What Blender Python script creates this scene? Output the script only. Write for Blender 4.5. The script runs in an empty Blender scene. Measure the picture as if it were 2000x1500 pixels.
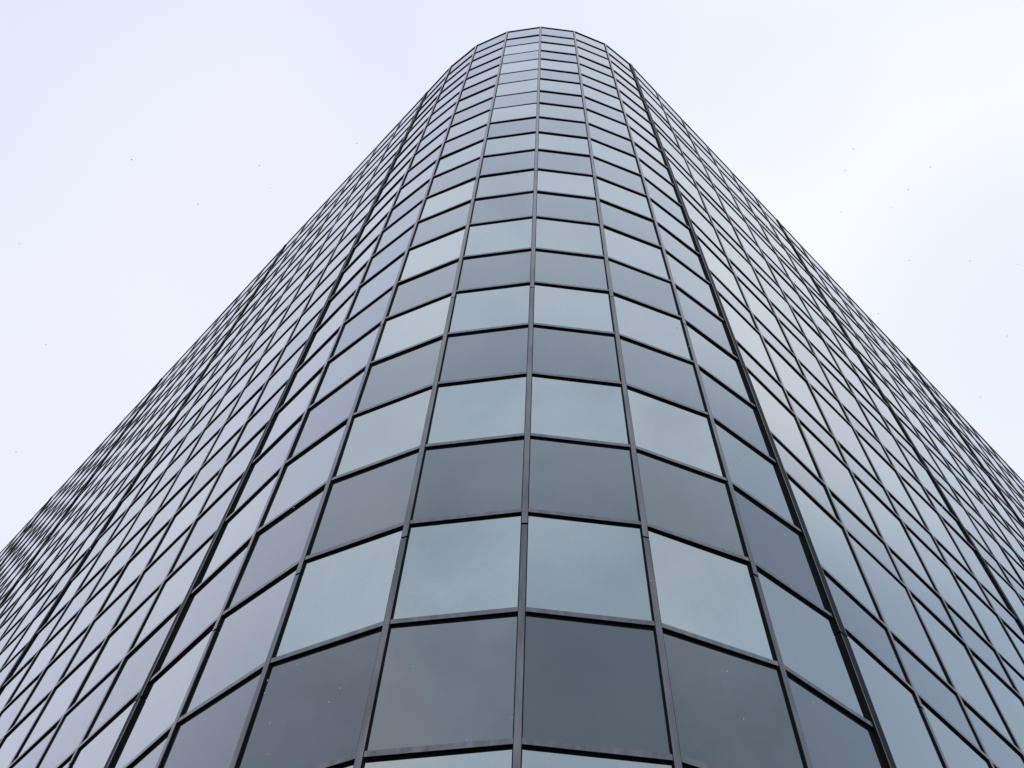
import bpy, math, random
from mathutils import Vector, Matrix
random.seed(7)
R = math.radians
scene = bpy.context.scene
col = scene.collection
U = 1.3                      # metres per unit of the survey below (one facet of the corner)
EYE = 1.6

# ------------------------------------------------------------------ camera
PITCH, ROLL, FPX = 1.10690, 0.06340, 2138.97
cam_d = bpy.data.cameras.new('camera'); cam = bpy.data.objects.new('camera', cam_d); col.objects.link(cam)
cam_d.sensor_width = 36.0; cam_d.lens = 36.0*FPX/2000.0; cam_d.clip_start = 0.05; cam_d.clip_end = 6000
cp, sp, cr, sr = math.cos(PITCH), math.sin(PITCH), math.cos(ROLL), math.sin(ROLL)
r0, u0, f0 = Vector((1, 0, 0)), Vector((0, -sp, cp)), Vector((0, cp, sp))
rx = cr*r0+sr*u0; ux = -sr*r0+cr*u0
CAM = Vector((0, 0, EYE))
cam.matrix_world = Matrix(((rx.x, ux.x, -f0.x, CAM.x), (rx.y, ux.y, -f0.y, CAM.y), (rx.z, ux.z, -f0.z, CAM.z), (0, 0, 0, 1)))
scene.camera = cam
scene.render.resolution_x = 1024; scene.render.resolution_y = 768
scene.render.engine = 'CYCLES'
scene.cycles.max_bounces = 6
scene.view_settings.view_transform = 'Standard'; scene.view_settings.look = 'None'
scene.view_settings.exposure = 0; scene.view_settings.gamma = 1

# ------------------------------------------------------------------ sky: overcast with thin uneven cloud
SUN_EL, SUN_AZ = R(38), R(2)         # low bright patch hidden behind the tower
w = bpy.data.worlds.new('World'); scene.world = w; w.use_nodes = True
nt = w.node_tree; nt.nodes.clear()
N, L = nt.nodes.new, nt.links.new
def wmath(op, a, b=None, c=None, clamp=False):
    n = N('ShaderNodeMath'); n.operation = op; n.use_clamp = clamp
    for i, v in enumerate((a, b, c)):
        if v is None: continue
        if isinstance(v, (int, float)): n.inputs[i].default_value = v
        else: L(v, n.inputs[i])
    return n.outputs[0]
def wmix(fac, a, b):
    n = N('ShaderNodeMix'); n.data_type = 'RGBA'; n.clamp_factor = True
    if isinstance(fac, (int, float)): n.inputs[0].default_value = fac
    else: L(fac, n.inputs[0])
    for k, v in ((6, a), (7, b)):
        if isinstance(v, tuple): n.inputs[k].default_value = (*v, 1)
        else: L(v, n.inputs[k])
    return n.outputs[2]
def ramp(x, a, b):
    n = N('ShaderNodeMapRange'); n.interpolation_type = 'SMOOTHSTEP'
    L(x, n.inputs[0]); n.inputs[1].default_value = a; n.inputs[2].default_value = b
    return n.outputs[0]
tc = N('ShaderNodeTexCoord'); nrm = N('ShaderNodeVectorMath'); nrm.operation = 'NORMALIZE'; L(tc.outputs['Generated'], nrm.inputs[0])
D = nrm.outputs[0]
sep = N('ShaderNodeSeparateXYZ'); L(D, sep.inputs[0]); X, Y, Z = sep.outputs
def wnoise(scale, detail, rough, off=(0, 0, 0), stretch=(1, 1, 1)):
    m = N('ShaderNodeMapping'); m.inputs['Location'].default_value = off; m.inputs['Scale'].default_value = stretch; L(D, m.inputs[0])
    n = N('ShaderNodeTexNoise'); n.inputs['Scale'].default_value = scale; n.inputs['Detail'].default_value = detail
    n.inputs['Roughness'].default_value = rough; L(m.outputs[0], n.inputs['Vector']); return n.outputs['Fac']
sky = N('ShaderNodeTexSky'); sky.sky_type = 'NISHITA'; sky.sun_disc = False
sky.sun_elevation = SUN_EL; sky.sun_rotation = SUN_AZ; sky.air_density = 1.5; sky.dust_density = 4
def spot(az, el, r_in, r_out):       # soft patch of cloud round one compass direction (az from +y towards +x)
    v = (math.sin(R(az))*math.cos(R(el)), math.cos(R(az))*math.cos(R(el)), math.sin(R(el)))
    d = N('ShaderNodeVectorMath'); d.operation = 'DOT_PRODUCT'; L(D, d.inputs[0]); d.inputs[1].default_value = v
    return ramp(d.outputs['Value'], math.cos(R(r_out)), math.cos(R(r_in)))
big = wnoise(1.9, 3, .5, (3.1, 1.7, .4)); mid = wnoise(5.5, 4, .55, (.3, 5.2, 2.2)); streak = wnoise(3.2, 5, .6, (1, 2, 7), (1.0, 2.6, 1.4))
lav, cyan, white = (.80, .83, .985), (.86, .92, 1.02), (.99, 1.01, 1.03)
SIDE = ramp(wmath('ADD', X, wmath('MULTIPLY', wmath('SUBTRACT', mid, .5), .5)), -.28, .22)
c = wmix(SIDE, lav, cyan)
c = wmix(wmath('MULTIPLY', ramp(big, .42, .7), .5), c, white)
c = wmix(wmath('MULTIPLY', ramp(mid, .50, .78), .30), c, (.74, .79, .90))
WHITE_SPOTS = [(52, 60, 3, 20, .7), (-52, 58, 3, 22, .35)]
for az, el, a, b, k in WHITE_SPOTS: c = wmix(wmath('MULTIPLY', spot(az, el, a, b), k), c, white)
# heavier cloud overhead and behind the viewer, the side the tower mirrors
BACK = ramp(Y, .12, -.45)
heavy = wmix(ramp(streak, .3, .7), (.75, .85, .995), (.89, .985, 1.12))
puff = wnoise(5.5, 4, .55, (4, 1, 3), (1, 1, 1.3))
heavy = wmix(wmath('MULTIPLY', ramp(puff, .48, .70), .6), heavy, (.56, .65, .75))
heavy = wmix(wmath('MULTIPLY', ramp(puff, .46, .26), .55), heavy, (.98, 1.05, 1.09))
c = wmix(BACK, c, heavy)
for az, el, a, b, k, cc in [(-122, 69, 1, 10, .55, (1.0, 1.06, 1.14)), (-141, 42, 1, 13, .55, (.95, .92, .90)),
                            (163, 47, 2, 13, .45, (.46, .56, .68)), (134, 55, 1, 9, .45, (.92, .98, 1.05)),
                            (92, 49, 5, 18, .8, (.40, .50, .62)), (88, 80, 1, 9, .5, (1.02, 1.0, 1.08)),
                            (66, 41, 4, 19, .85, (.42, .53, .66)), (-88, 42, 2, 12, .35, (.55, .60, .70)), (-150, 36, 1, 7, .6, (1.05, 1.08, 1.1))]:
    c = wmix(wmath('MULTIPLY', spot(az, el, a, b), k), c, cc)
for az, el, a, b, k, cc in [(-68, 64, 1, 12, .55, (.725, .795, .975)), (-108, 82, 2, 12, .35, (.77, .82, .98)), (47, 62, 2, 18, .4, (.97, .995, 1.03)),
                            (52, 56, .5, 12, .5, (.76, .83, .95)), (-42, 66, 2, 12, .6, (.89, .91, .985)), (50, 75, 1, 7, .6, (.89, .925, .99))]:
    c = wmix(wmath('MULTIPLY', spot(az, el, a, b), k), c, cc)
c = wmix(wmath('MULTIPLY', ramp(Z, .25, -.05), .5), c, (.62, .66, .72))
sc = N('ShaderNodeMix'); sc.data_type = 'RGBA'; sc.blend_type = 'MULTIPLY'; sc.inputs[0].default_value = 1
L(c, sc.inputs[6]); sc.inputs[7].default_value = (10, 10, 10, 1)
fin = wmix(.97, sky.outputs[0], sc.outputs[2])
bg = N('ShaderNodeBackground'); bg.inputs['Strength'].default_value = .1; L(fin, bg.inputs['Color'])
wo = N('ShaderNodeOutputWorld'); L(bg.outputs[0], wo.inputs[0])

sd = bpy.data.lights.new('sun', 'SUN'); sd.energy = .7; sd.angle = R(12); sd.color = (1, .97, .93)
so = bpy.data.objects.new('sun', sd); col.objects.link(so)
sv = Vector((math.sin(SUN_AZ)*math.cos(SUN_EL), math.cos(SUN_AZ)*math.cos(SUN_EL), math.sin(SUN_EL)))
so.rotation_euler = sv.to_track_quat('Z', 'Y').to_euler(); so.location = (0, 80, 90)

# ------------------------------------------------------------------ materials
def newmat(name):
    m = bpy.data.materials.new(name); m.use_nodes = True; m.node_tree.nodes.clear(); return m
def glass(name, F0, power, tint, tint2, edge, body, wob, rough):
    m = newmat(name); t = m.node_tree; n, l = t.nodes.new, t.links.new
    def mt(op, a, b, clamp=False):
        k = n('ShaderNodeMath'); k.operation = op; k.use_clamp = clamp
        for i, v in enumerate((a, b)):
            if isinstance(v, (int, float)): k.inputs[i].default_value = v
            else: l(v, k.inputs[i])
        return k.outputs[0]
    geo = n('ShaderNodeNewGeometry')
    no = n('ShaderNodeTexNoise'); no.inputs['Scale'].default_value = .55; no.inputs['Detail'].default_value = 1.5; l(geo.outputs['Position'], no.inputs['Vector'])
    bp = n('ShaderNodeBump'); bp.inputs['Strength'].default_value = wob; bp.inputs['Distance'].default_value = .01; l(no.outputs['Fac'], bp.inputs['Height'])
    lw = n('ShaderNodeLayerWeight'); lw.inputs['Blend'].default_value = .5
    at = n('ShaderNodeAttribute'); at.attribute_name = 'tone'
    # rain-washed dust: fine vertical streaks and a little mottling
    mp = n('ShaderNodeMapping'); mp.inputs['Scale'].default_value = (7, 7, .8); l(geo.outputs['Position'], mp.inputs[0])
    st = n('ShaderNodeTexNoise'); st.inputs['Scale'].default_value = 1.6; st.inputs['Detail'].default_value = 6; st.inputs['Roughness'].default_value = .65; l(mp.outputs[0], st.inputs['Vector'])
    gr = n('ShaderNodeTexNoise'); gr.inputs['Scale'].default_value = 42; gr.inputs['Detail'].default_value = 3; l(geo.outputs['Position'], gr.inputs['Vector'])
    dirt = mt('ADD', mt('MULTIPLY', mt('SUBTRACT', st.outputs['Fac'], .5), .05), mt('MULTIPLY', mt('SUBTRACT', gr.outputs['Fac'], .5), .12))
    f = mt('POWER', lw.outputs['Facing'], power)
    f = mt('ADD', F0, mt('MULTIPLY', f, edge-F0))
    f = mt('MULTIPLY', f, mt('ADD', at.outputs['Fac'], dirt), True)
    gl = n('ShaderNodeBsdfGlossy'); tm = n('ShaderNodeMix'); tm.data_type = 'RGBA'; l(mt('POWER', lw.outputs['Facing'], 2.0), tm.inputs[0]); tm.inputs[6].default_value = (*tint, 1); tm.inputs[7].default_value = (*tint2, 1)
    l(tm.outputs[2], gl.inputs['Color']); gl.inputs['Roughness'].default_value = rough; l(bp.outputs[0], gl.inputs['Normal'])
    df = n('ShaderNodeBsdfDiffuse'); df.inputs['Color'].default_value = (*body, 1)
    mx = n('ShaderNodeMixShader'); l(f, mx.inputs[0]); l(df.outputs[0], mx.inputs[1]); l(gl.outputs[0], mx.inputs[2])
    # dusty film along each pane's border; its foot also paints in the bar's reflection
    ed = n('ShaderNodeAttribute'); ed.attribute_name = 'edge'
    dust_sheen = mt('MULTIPLY', mt('MULTIPLY', mt('POWER', ed.outputs['Fac'], 3.0), mt('ADD', st.outputs['Fac'], -.15)), .30, True)
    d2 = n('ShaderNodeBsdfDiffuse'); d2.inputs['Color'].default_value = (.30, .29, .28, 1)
    mx2 = n('ShaderNodeMixShader'); l(dust_sheen, mx2.inputs[0]); l(mx.outputs[0], mx2.inputs[1]); l(d2.outputs[0], mx2.inputs[2])
    o = n('ShaderNodeOutputMaterial'); l(mx2.outputs[0], o.inputs[0]); return m
M = {}
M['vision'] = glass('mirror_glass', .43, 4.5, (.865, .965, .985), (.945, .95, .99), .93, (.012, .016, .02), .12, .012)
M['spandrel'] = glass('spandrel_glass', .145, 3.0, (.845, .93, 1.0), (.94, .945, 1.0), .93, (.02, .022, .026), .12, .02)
def metal(name, colr, rough, metallic, nscale=3.0, var=.12, spec=.5):
    m = newmat(name); t = m.node_tree; n, l = t.nodes.new, t.links.new
    b = n('ShaderNodeBsdfPrincipled'); geo = n('ShaderNodeNewGeometry')
    mp = n('ShaderNodeMapping'); mp.inputs['Scale'].default_value = (4, 4, .6); l(geo.outputs['Position'], mp.inputs[0])
    no = n('ShaderNodeTexNoise'); no.inputs['Scale'].default_value = nscale; no.inputs['Detail'].default_value = 5; l(mp.outputs[0], no.inputs['Vector'])
    mr = n('ShaderNodeMapRange'); l(no.outputs['Fac'], mr.inputs[0]); mr.inputs[1].default_value = .3; mr.inputs[2].default_value = .7
    mr.inputs[3].default_value = 1-var*2; mr.inputs[4].default_value = 1+var*2
    mu = n('ShaderNodeVectorMath'); mu.operation = 'SCALE'; mu.inputs[0].default_value = colr
    at = n('ShaderNodeAttribute'); at.attribute_name = 'wear'
    k1 = n('ShaderNodeMath'); k1.operation = 'POWER'; l(at.outputs['Fac'], k1.inputs[0]); k1.inputs[1].default_value = 1.6
    k2 = n('ShaderNodeMath'); k2.operation = 'MULTIPLY_ADD'; l(k1.outputs[0], k2.inputs[0]); k2.inputs[1].default_value = -.38; k2.inputs[2].default_value = 1
    k3 = n('ShaderNodeMath'); k3.operation = 'MULTIPLY'; l(k2.outputs[0], k3.inputs[0]); l(mr.outputs[0], k3.inputs[1]); l(k3.outputs[0], mu.inputs['Scale'])
    l(mu.outputs[0], b.inputs['Base Color']); b.inputs['Metallic'].default_value = metallic; b.inputs['Roughness'].default_value = rough
    b.inputs['Specular IOR Level'].default_value = spec
    o = n('ShaderNodeOutputMaterial'); l(b.outputs[0], o.inputs[0]); return m
M['alu'] = metal('bronze_anodised_aluminium', (.155, .151, .165), .26, .85)
M['alu_low'] = metal('weathered_bronze_aluminium', (.125, .12, .132), .30, .85)
M['gasket_shade'] = metal('black_gasket_and_shade', (.006, .006, .007), .8, 0, spec=.15)  # black of the gaskets, also used to paint shade on undersides and flanks
M['joint'] = metal('dark_navy_joint_cover', (.004, .011, .018), .55, 0, spec=.08)
M['core'] = metal('dark_core', (.02, .02, .022), .9, 0, spec=.1)
M['clad'] = metal('grey_metal_cladding', (.2, .21, .23), .4, .5)
M['granite'] = metal('dark_granite', (.06, .058, .06), .35, 0, 9, .2)
def groundmat(name, a, b, scale, joint):
    m = newmat(name); t = m.node_tree; n, l = t.nodes.new, t.links.new
    geo = n('ShaderNodeNewGeometry'); no = n('ShaderNodeTexNoise'); no.inputs['Scale'].default_value = scale; no.inputs['Detail'].default_value = 8; l(geo.outputs['Position'], no.inputs['Vector'])
    mx = n('ShaderNodeMix'); mx.data_type = 'RGBA'; l(no.outputs['Fac'], mx.inputs[0]); mx.inputs[6].default_value = (*a, 1); mx.inputs[7].default_value = (*b, 1)
    bs = n('ShaderNodeBsdfPrincipled'); bs.inputs['Roughness'].default_value = .75
    if joint:
        br = n('ShaderNodeTexBrick'); br.inputs['Scale'].default_value = 1; br.inputs['Brick Width'].default_value = .9; br.inputs['Row Height'].default_value = .6
        br.inputs['Mortar Size'].default_value = .008; br.inputs['Mortar'].default_value = (.02, .02, .02, 1); l(geo.outputs['Position'], br.inputs['Vector'])
        l(mx.outputs[2], br.inputs['Color1']); l(mx.outputs[2], br.inputs['Color2']); l(br.outputs['Color'], bs.inputs['Base Color'])
    else: l(mx.outputs[2], bs.inputs['Base Color'])
    o = n('ShaderNodeOutputMaterial'); l(bs.outputs[0], o.inputs[0]); return m
M['paving'] = groundmat('wet_paving', (.035, .034, .034), (.06, .058, .056), 3, True)
M['ground'] = groundmat('ground', (.03, .03, .03), (.055, .052, .045), .4, False)
m = newmat('snow'); n_, l_ = m.node_tree.nodes.new, m.node_tree.links.new
b = n_('ShaderNodeBsdfDiffuse'); b.inputs['Color'].default_value = (.9, .9, .9, 1); b2 = n_('ShaderNodeBsdfTranslucent'); b2.inputs['Color'].default_value = (.95, .95, .95, 1)
b3 = n_('ShaderNodeMixShader'); b3.inputs[0].default_value = .6; l_(b.outputs[0], b3.inputs[1]); l_(b2.outputs[0], b3.inputs[2])
o = n_('ShaderNodeOutputMaterial'); l_(b3.outputs[0], o.inputs[0]); M['snow'] = m

# ------------------------------------------------------------------ helpers
class MB:
    def __init__(s): s.v, s.f, s.mi, s.tone, s.wear, s.edge = [], [], [], [], {}, {}
    def hexa(s, p, mi=0, tone=1.0, skip=()):
        """p: 8 points, 0-3 outer face (ccw seen from outside), 4-7 the same behind"""
        k = len(s.v); s.v += [tuple(q) for q in p]
        fs = [(0, 1, 2, 3), (7, 6, 5, 4), (0, 4, 5, 1), (1, 5, 6, 2), (2, 6, 7, 3), (3, 7, 4, 0)]
        for i, f in enumerate(fs):
            if i in skip: continue
            s.f.append(tuple(k+j for j in f)); s.mi.append(mi); s.tone.append(tone)
    def pane(s, p, tone):
        """a glass plate whose outer face carries an inner ring, so that the pale film can sit along its borders"""
        k = len(s.v); o, bk = [Vector(q) for q in p[:4]], p[4:]
        def at(u, v): return (o[0]*(1-u)+o[1]*u)*(1-v)+(o[3]*(1-u)+o[2]*u)*v
        us, vs = (0, .05, .95, 1), (0, .10, .97, 1)
        for j, v in enumerate(vs):
            for i, u in enumerate(us):
                s.v.append(tuple(at(u, v)))
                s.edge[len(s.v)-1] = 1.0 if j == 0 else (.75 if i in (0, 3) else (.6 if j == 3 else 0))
        s.v += [tuple(q) for q in bk]
        for j in range(3):
            for i in range(3):
                a = k+j*4+i; s.f.append((a, a+1, a+5, a+4)); s.mi.append(0); s.tone.append(tone)
        b = k+16
        for f in ((b+3, b+2, b+1, b), (k, b, b+1, k+3), (k+3, b+1, b+2, k+15), (k+15, b+2, b+3, k+12), (k+12, b+3, b, k)):
            s.f.append(f); s.mi.append(0); s.tone.append(tone)
    def build(s, name, mats, parent=None, tone=False):
        me = bpy.data.meshes.new(name); me.from_pydata(s.v, [], s.f)
        for q in mats: me.materials.append(q)
        me.polygons.foreach_set('material_index', s.mi)
        if tone:
            at = me.attributes.new('tone', 'FLOAT', 'FACE'); at.data.foreach_set('value', s.tone)
        if s.edge:
            at = me.attributes.new('edge', 'FLOAT', 'POINT')
            for i, v in s.edge.items(): at.data[i].value = v
        if s.wear:
            at = me.attributes.new('wear', 'FLOAT', 'POINT')
            for i in s.wear: at.data[i].value = 1
        me.update()
        o = bpy.data.objects.new(name, me); col.objects.link(o); o.parent = parent; return o
def V3(p, z): return Vector((p[0], p[1], z))

# ------------------------------------------------------------------ survey of the tower (units of U, camera at origin)
X0, Y0, H = .17608, 5.0539, 33.8628
HV, HS, H0, H1, FR = 1.3446, 1.2776, 1.3952, 1.1142, .6703
DZ = [0, 0, -.082, -.088, -.02, -.044, .022, -.009, .036, .048, .069, .091, .07, .089, .054, -.026, -.019, -.016, -.035, -.025, -.05, -.021, -.046, 0, 0, 0, 0]
A_ = [.2016, .4634, .7256, .8565]; B_ = [.059, .3127, .591, .7202]
NL, NR, NROW = 34, 33, 26
P2 = {0: Vector((X0, Y0))}
q = P2[0].copy()
for i in range(3):
    q = q+Vector((math.cos(B_[i]), math.sin(B_[i]))); P2[i+1] = q.copy()
for i in range(4, NR+1):
    q = q+Vector((math.cos(B_[3]), math.sin(B_[3])))*(1.1557-(.024 if i % 6 in (3, 4) else 0)); P2[i] = q.copy()
q = P2[0].copy()
for i in range(3):
    q = q+Vector((-math.cos(A_[i]), math.sin(A_[i]))); P2[-i-1] = q.copy()
for i in range(4, NL+1):
    q = q+Vector((-math.cos(A_[3]), math.sin(A_[3])))*(1.1266 if i == 4 else 1.1569-(.024 if i % 6 in (4, 5) else 0)); P2[-i] = q.copy()
P2 = {k: v*U for k, v in P2.items()}
def rowz(r, right):
    if r == 0: z = H
    elif r == 1: z = H-H0
    else:
        z = H-H0-H1-((r-2)//2)*(HV+HS)
        if r % 2: z -= (FR*(HV+HS) if right else HV)
        z += DZ[r]
    return z*U+EYE
BAYS = range(-NL, NR)
def right(b): return b >= 3
def thick(c): return (c > 0 and c % 6 == 3) or (c < 0 and (-c) % 6 == 4)
def bay_frame(b):
    a, e = P2[b], P2[b+1]; t = (e-a).normalized(); n = Vector((t.y, -t.x))   # outward = towards the viewer
    return a, e, t, n
Z_TOP, Z_BOT = rowz(0, False), 0.0

tower = bpy.data.objects.new('office_tower', None); col.objects.link(tower)
tower['label'] = 'tall mirrored glass office tower with faceted rounded corner and dark grid of bars'
tower['category'] = 'office building'

# vertical mullions ------------------------------------------------
def mull_normals(c):
    ns = []
    if c-1 >= -NL: ns.append(bay_frame(c-1)[3])
    if c < NR: ns.append(bay_frame(c)[3])
    n = ns[0].copy()
    if len(ns) == 2: n = (ns[0]+ns[1]).normalized()
    return n
def prism(mb, p, n, lo, hi, back, front, z0, z1, mi, darken_top=True):
    if darken_top and mi == 0 and z1-z0 > 2.5:                       # darker towards the top of each piece
        prism(mb, p, n, lo, hi, back, front, z0, z1-2.2, mi, False)
        k = len(mb.v); prism(mb, p, n, lo, hi, back, front, z1-2.2, z1, mi, False)
        for i in (2, 3, 6, 7): mb.wear[k+i] = 1
        return
    t = Vector((-n.y, n.x))
    a = p+t*lo+n*front; b = p+t*hi+n*front; a2 = p+t*lo-n*back; b2 = p+t*hi-n*back
    mb.hexa([V3(a, z0), V3(b, z0), V3(b, z1), V3(a, z1), V3(a2, z0), V3(b2, z0), V3(b2, z1), V3(a2, z1)], mi)
splice_rows = [4, 8, 12, 16, 20, 24]
MUL_W = .056*U
for c in range(-NL, NR+1):
    p, n = P2[c], mull_normals(c); mb = MB(); sleeves = []
    MUL_D = (.024 if -4 < c < 3 else .0185)*U
    sz = sorted([rowz(r, False)-.19*U+random.uniform(-.01, .01) for r in splice_rows]+[Z_BOT+.55, Z_TOP+.02])
    for k in range(len(sz)-1):
        z0, z1 = sz[k]+(.016 if k else 0), sz[k+1]-.016*(k < len(sz)-2)
        j = random.uniform(-.0015, .0015)
        if not thick(c):
            hw = MUL_W/2*.86
            prism(mb, p+n*j, n, -hw, hw, .10, MUL_D, z0, z1, 0)
            prism(mb, p+n*j, n, -MUL_W/2-.004, -hw, .10, MUL_D*.62, z0, z1, 1)
            prism(mb, p+n*j, n, hw, MUL_W/2+.004, .10, MUL_D*.62, z0, z1, 1)
        else:
            W2 = .048*U
            prism(mb, p+n*j, n, -W2-.005, W2+.005, .10, .029*U, z0, z1, 1)  # black flanks: their shade and dark reflection put into the colour
            for s_ in (-1, 1):
                lo, hi = sorted((s_*(W2-.011), s_*W2))
                prism(mb, p+n*j, n, lo, hi, -.03*U, .0325*U, z0, z1, 0)
            prism(mb, p+n*j, n, -W2+.012, W2-.012, -.03*U, .031*U, z0, z1, 3)
        if k:      # sleeve seen in the open joint
            w_ = (MUL_W/2 if not thick(c) else .043*U)*.9
            if -10 <= c <= 9:
                sm = MB(); prism(sm, p, n, -w_, w_, .09, MUL_D*.55, z0-.034, z0+.002, 0); sleeves.append(sm)
            else: prism(mb, p, n, -w_, w_, .09, MUL_D*.55, z0-.034, z0+.002, 1)
    o = mb.build('mullion', [M['alu'], M['gasket_shade'], M['alu_low'], M['joint']], tower)
    for sm in sleeves: sm.build('splice_sleeve', [M['gasket_shade']], o)
    if thick(c): o['label'] = 'wide dark double mullion with a bright central bead'

# transoms: one band round the whole front at every level ------------
for r in range(0, NROW+1):
    mb = MB()
    for b in BAYS:
        a, e, t, n = bay_frame(b); z = rowz(r, right(b))
        d = (.0225 if -4 <= b < 3 else .019)*U; h = .050*U
        if b == -1 and 2 <= r <= 8: d = .011*U
        ia = (.042 if thick(b) else .025)*U; ie = (.042 if thick(b+1) else .025)*U
        a1, e1 = a+t*ia, e-t*ie
        zt = z+h
        if r == 0: z, zt = z-.03*U, z+.015*U
        g = random.uniform(-.001, .001)
        def pt(p, k): return p+n*k
        mb.hexa([V3(pt(a1, d+g), z), V3(pt(e1, d+g), z), V3(pt(e1, d+g), zt), V3(pt(a1, d+g), zt),
                 V3(pt(a1, -.10), z), V3(pt(e1, -.10), z), V3(pt(e1, -.10), zt), V3(pt(a1, -.10), zt)], 0, skip=(2,))
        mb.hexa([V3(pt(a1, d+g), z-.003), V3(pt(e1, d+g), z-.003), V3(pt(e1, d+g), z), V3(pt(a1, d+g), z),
                 V3(pt(a1, -.09), z-.003), V3(pt(e1, -.09), z-.003), V3(pt(e1, -.09), z), V3(pt(a1, -.09), z)], 1)  # thin black strip that paints the shade on the bar's underside
        # glazing gasket under the bar
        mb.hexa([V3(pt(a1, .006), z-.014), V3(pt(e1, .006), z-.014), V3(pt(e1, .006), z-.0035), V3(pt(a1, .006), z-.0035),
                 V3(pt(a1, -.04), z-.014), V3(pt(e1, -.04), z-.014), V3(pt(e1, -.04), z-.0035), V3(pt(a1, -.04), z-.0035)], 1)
    mb.build('transom', [M['alu'], M['gasket_shade']], tower)

# glass: window (vision) and spandrel panels ------------------------
def project(p):
    d = p-CAM; fw = d.dot(f0)
    if fw < .1: return None
    return (1000+FPX*d.dot(rx)/fw, 750-FPX*d.dot(ux)/fw)
def screen_area(ps):
    s = [project(x) for x in ps]
    if any(x is None for x in s): return 0
    s = [(min(max(x, 0), 2000), min(max(y, 0), 1500)) for x, y in s]
    return abs(sum(s[i][0]*s[(i+1) % 4][1]-s[(i+1) % 4][0]*s[i][1] for i in range(4)))/2
TONE = {(-1, 21): 1.25, (-2, 20): 1.0, (0, 21): .88, (1, 21): .80, (-2, 21): .78, (-3, 21): .9, (-2, 12): 1.08, (-2, 14): 1.12, (-2, 16): 1.14,
        (2, 19): .9, (2, 17): 1.0}
panes = {'window': [], 'spandrel_panel': []}
for b in BAYS:
    a, e, t, n = bay_frame(b)
    for r in range(0, NROW):
        kind = 'spandrel_panel' if (r % 2 or r == 0) else 'window'
        if r == 2: kind = 'window'
        z1, z0 = rowz(r, right(b)), rowz(r+1, right(b))
        m = .012
        a1, e1 = a+t*m, e-t*m
        tx, tz = random.gauss(0, .002), random.gauss(0, .0018)
        hw, hz = (e1-a1).length/2, (z1-z0)/2
        def off(sx, sz): return n*(sx*tx*hw+sz*tz*hz)
        c4 = [(a1, z0, -1, -1), (e1, z0, 1, -1), (e1, z1, 1, 1), (a1, z1, -1, 1)]
        pts = [V3(p+off(sx, s_), z) for p, z, sx, s_ in c4]
        back = [V3(p-n*.024+off(sx, s_), z) for p, z, sx, s_ in c4]
        tone = TONE.get((b, r), 1)*random.gauss(1, .022)
        panes[kind].append((screen_area(pts), pts+back, tone))
for kind, lst in panes.items():
    lst.sort(key=lambda x: -x[0])
    mt = M['vision' if kind == 'window' else 'spandrel']
    for ar, pts, tone in lst[:100]:
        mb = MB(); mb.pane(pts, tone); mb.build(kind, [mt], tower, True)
    mb = MB()
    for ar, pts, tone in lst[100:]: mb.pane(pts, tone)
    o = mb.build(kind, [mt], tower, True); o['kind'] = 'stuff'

# inner core, roof, rear walls, plinth ---------------------------------
front_pts = [P2[c] for c in range(-NL, NR+1)]
nL, nR_ = bay_frame(-NL)[3], bay_frame(NR-1)[3]
tL, tR = -bay_frame(-NL)[2], bay_frame(NR-1)[2]
pl, pr = front_pts[0], front_pts[-1]
# the two rear walls run parallel to the fronts and meet in the far corner
dx = pr-pl; det = tR.x*(-tL.y)+tL.x*tR.y
k1 = (dx.x*(-tL.y)+tL.x*dx.y)/det
far = pl+tR*k1
def inset(poly, d):
    out = []; m_ = len(poly)
    for i in range(m_):
        p0, p1, p2 = poly[i-1], poly[i], poly[(i+1) % m_]
        t1, t2 = (p1-p0).normalized(), (p2-p1).normalized()
        n1, n2 = Vector((-t1.y, t1.x)), Vector((-t2.y, t2.x)); nn = (n1+n2)
        out.append(p1+nn*(d/max(.3, 1+n1.dot(n2))))
    return out
loop = front_pts+[far]
def extrude(name, poly, z0, z1, mat, parent):
    k = len(poly); v = [V3(p, z0) for p in poly]+[V3(p, z1) for p in poly]
    f = [(i, (i+1) % k, k+(i+1) % k, k+i) for i in range(k)]+[tuple(range(k, 2*k)), tuple(range(k-1, -1, -1))]
    me = bpy.data.meshes.new(name); me.from_pydata([tuple(x) for x in v], [], f); me.materials.append(mat); me.update()
    o = bpy.data.objects.new(name, me); col.objects.link(o); o.parent = parent; return o
extrude('core_wall', inset(loop, .13), .1, Z_TOP-.6, M['core'], tower)
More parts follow.
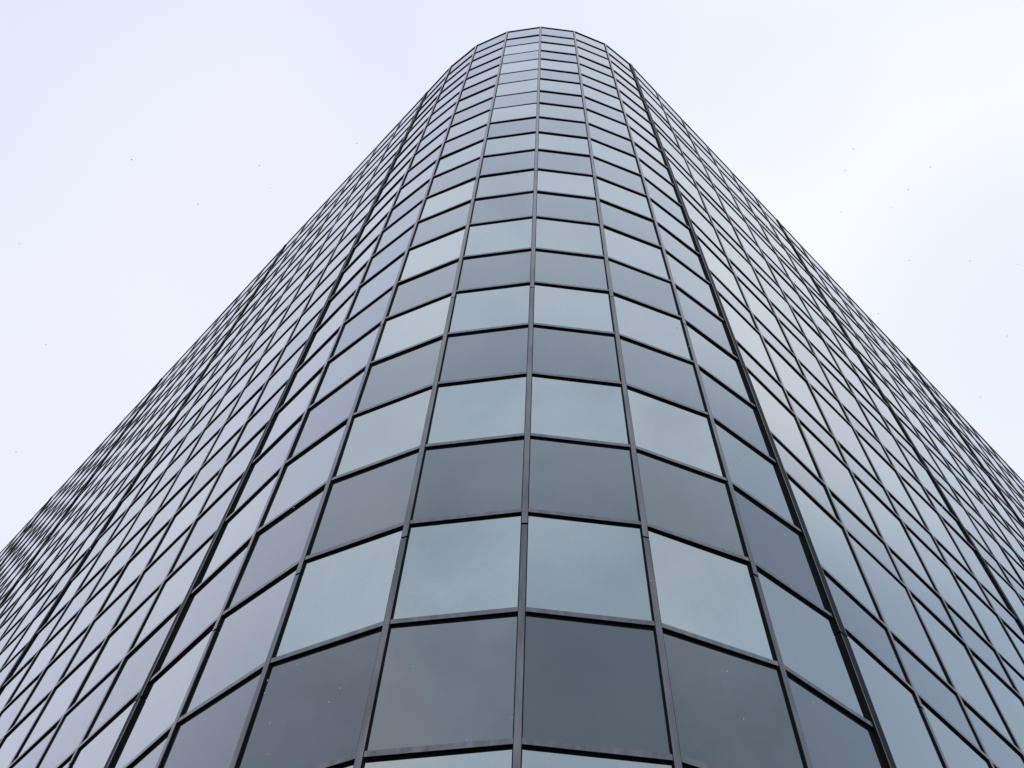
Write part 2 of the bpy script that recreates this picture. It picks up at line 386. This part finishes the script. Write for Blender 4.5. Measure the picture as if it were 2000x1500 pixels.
extrude('roof', inset(loop, .115), Z_TOP-.58, Z_TOP-.12, M['clad'], tower)
outp = inset(loop, -.05)
extrude('plinth', outp, .004, .55, M['granite'], tower)
for (p, s_) in ((pl, far), (pr, far)):
    t = (s_-p).normalized(); n = Vector((t.y, -t.x))
    if n.dot(s_-P2[0]) < 0: n = -n
    mb = MB(); prism(mb, (p+s_)/2, n, -(s_-p).length/2, (s_-p).length/2, .10, .02, .56, Z_TOP, 0)
    mb.build('rear_wall', [M['clad']], tower)

# ------------------------------------------------------------------ ground
def sheet(name, x0, x1, y0, y1, z, mat, n=1):
    me = bpy.data.meshes.new(name); me.from_pydata([(x0, y0, z), (x1, y0, z), (x1, y1, z), (x0, y1, z)], [], [(0, 1, 2, 3)])
    me.materials.append(mat); o = bpy.data.objects.new(name, me); col.objects.link(o); o['kind'] = 'structure'; return o
sheet('ground', -3000, 3000, -3000, 3000, -.13, M['ground'])
mb = MB(); mb.hexa([(-70, -14, -.2), (70, -14, -.2), (70, -14, 0), (-70, -14, 0), (-70, 90, -.2), (70, 90, -.2), (70, 90, 0), (-70, 90, 0)])
o = mb.build('pavement', [M['paving']]); o['kind'] = 'structure'

# ------------------------------------------------------------------ a few flurries of snow in the air
mb = MB(); rs = random.Random(3)
for i in range(130):
    u, v, dist = rs.uniform(-.53, .53), rs.uniform(-.40, .22), rs.uniform(2.2, 6.0)
    p = CAM+(f0+rx*u+ux*v)*dist
    if p.y > 5.6: continue
    s_ = dist*rs.uniform(.00026, .0005)
    pts = [p+Vector((rs.uniform(.6, 1.3)*s_*a_, rs.uniform(.6, 1.3)*s_*b_, rs.uniform(.6, 1.5)*s_*c_)) for a_, b_, c_ in
           ((-1, -1, -1), (1, -1, -1), (1, -1, 1), (-1, -1, 1), (-1, 1, -1), (1, 1, -1), (1, 1, 1), (-1, 1, 1))]
    mb.hexa(pts)
o = mb.build('snowflakes', [M['snow']]); o['kind'] = 'stuff'; o['label'] = 'sparse tiny white snowflakes drifting in front of the glass'; o['category'] = 'snow'
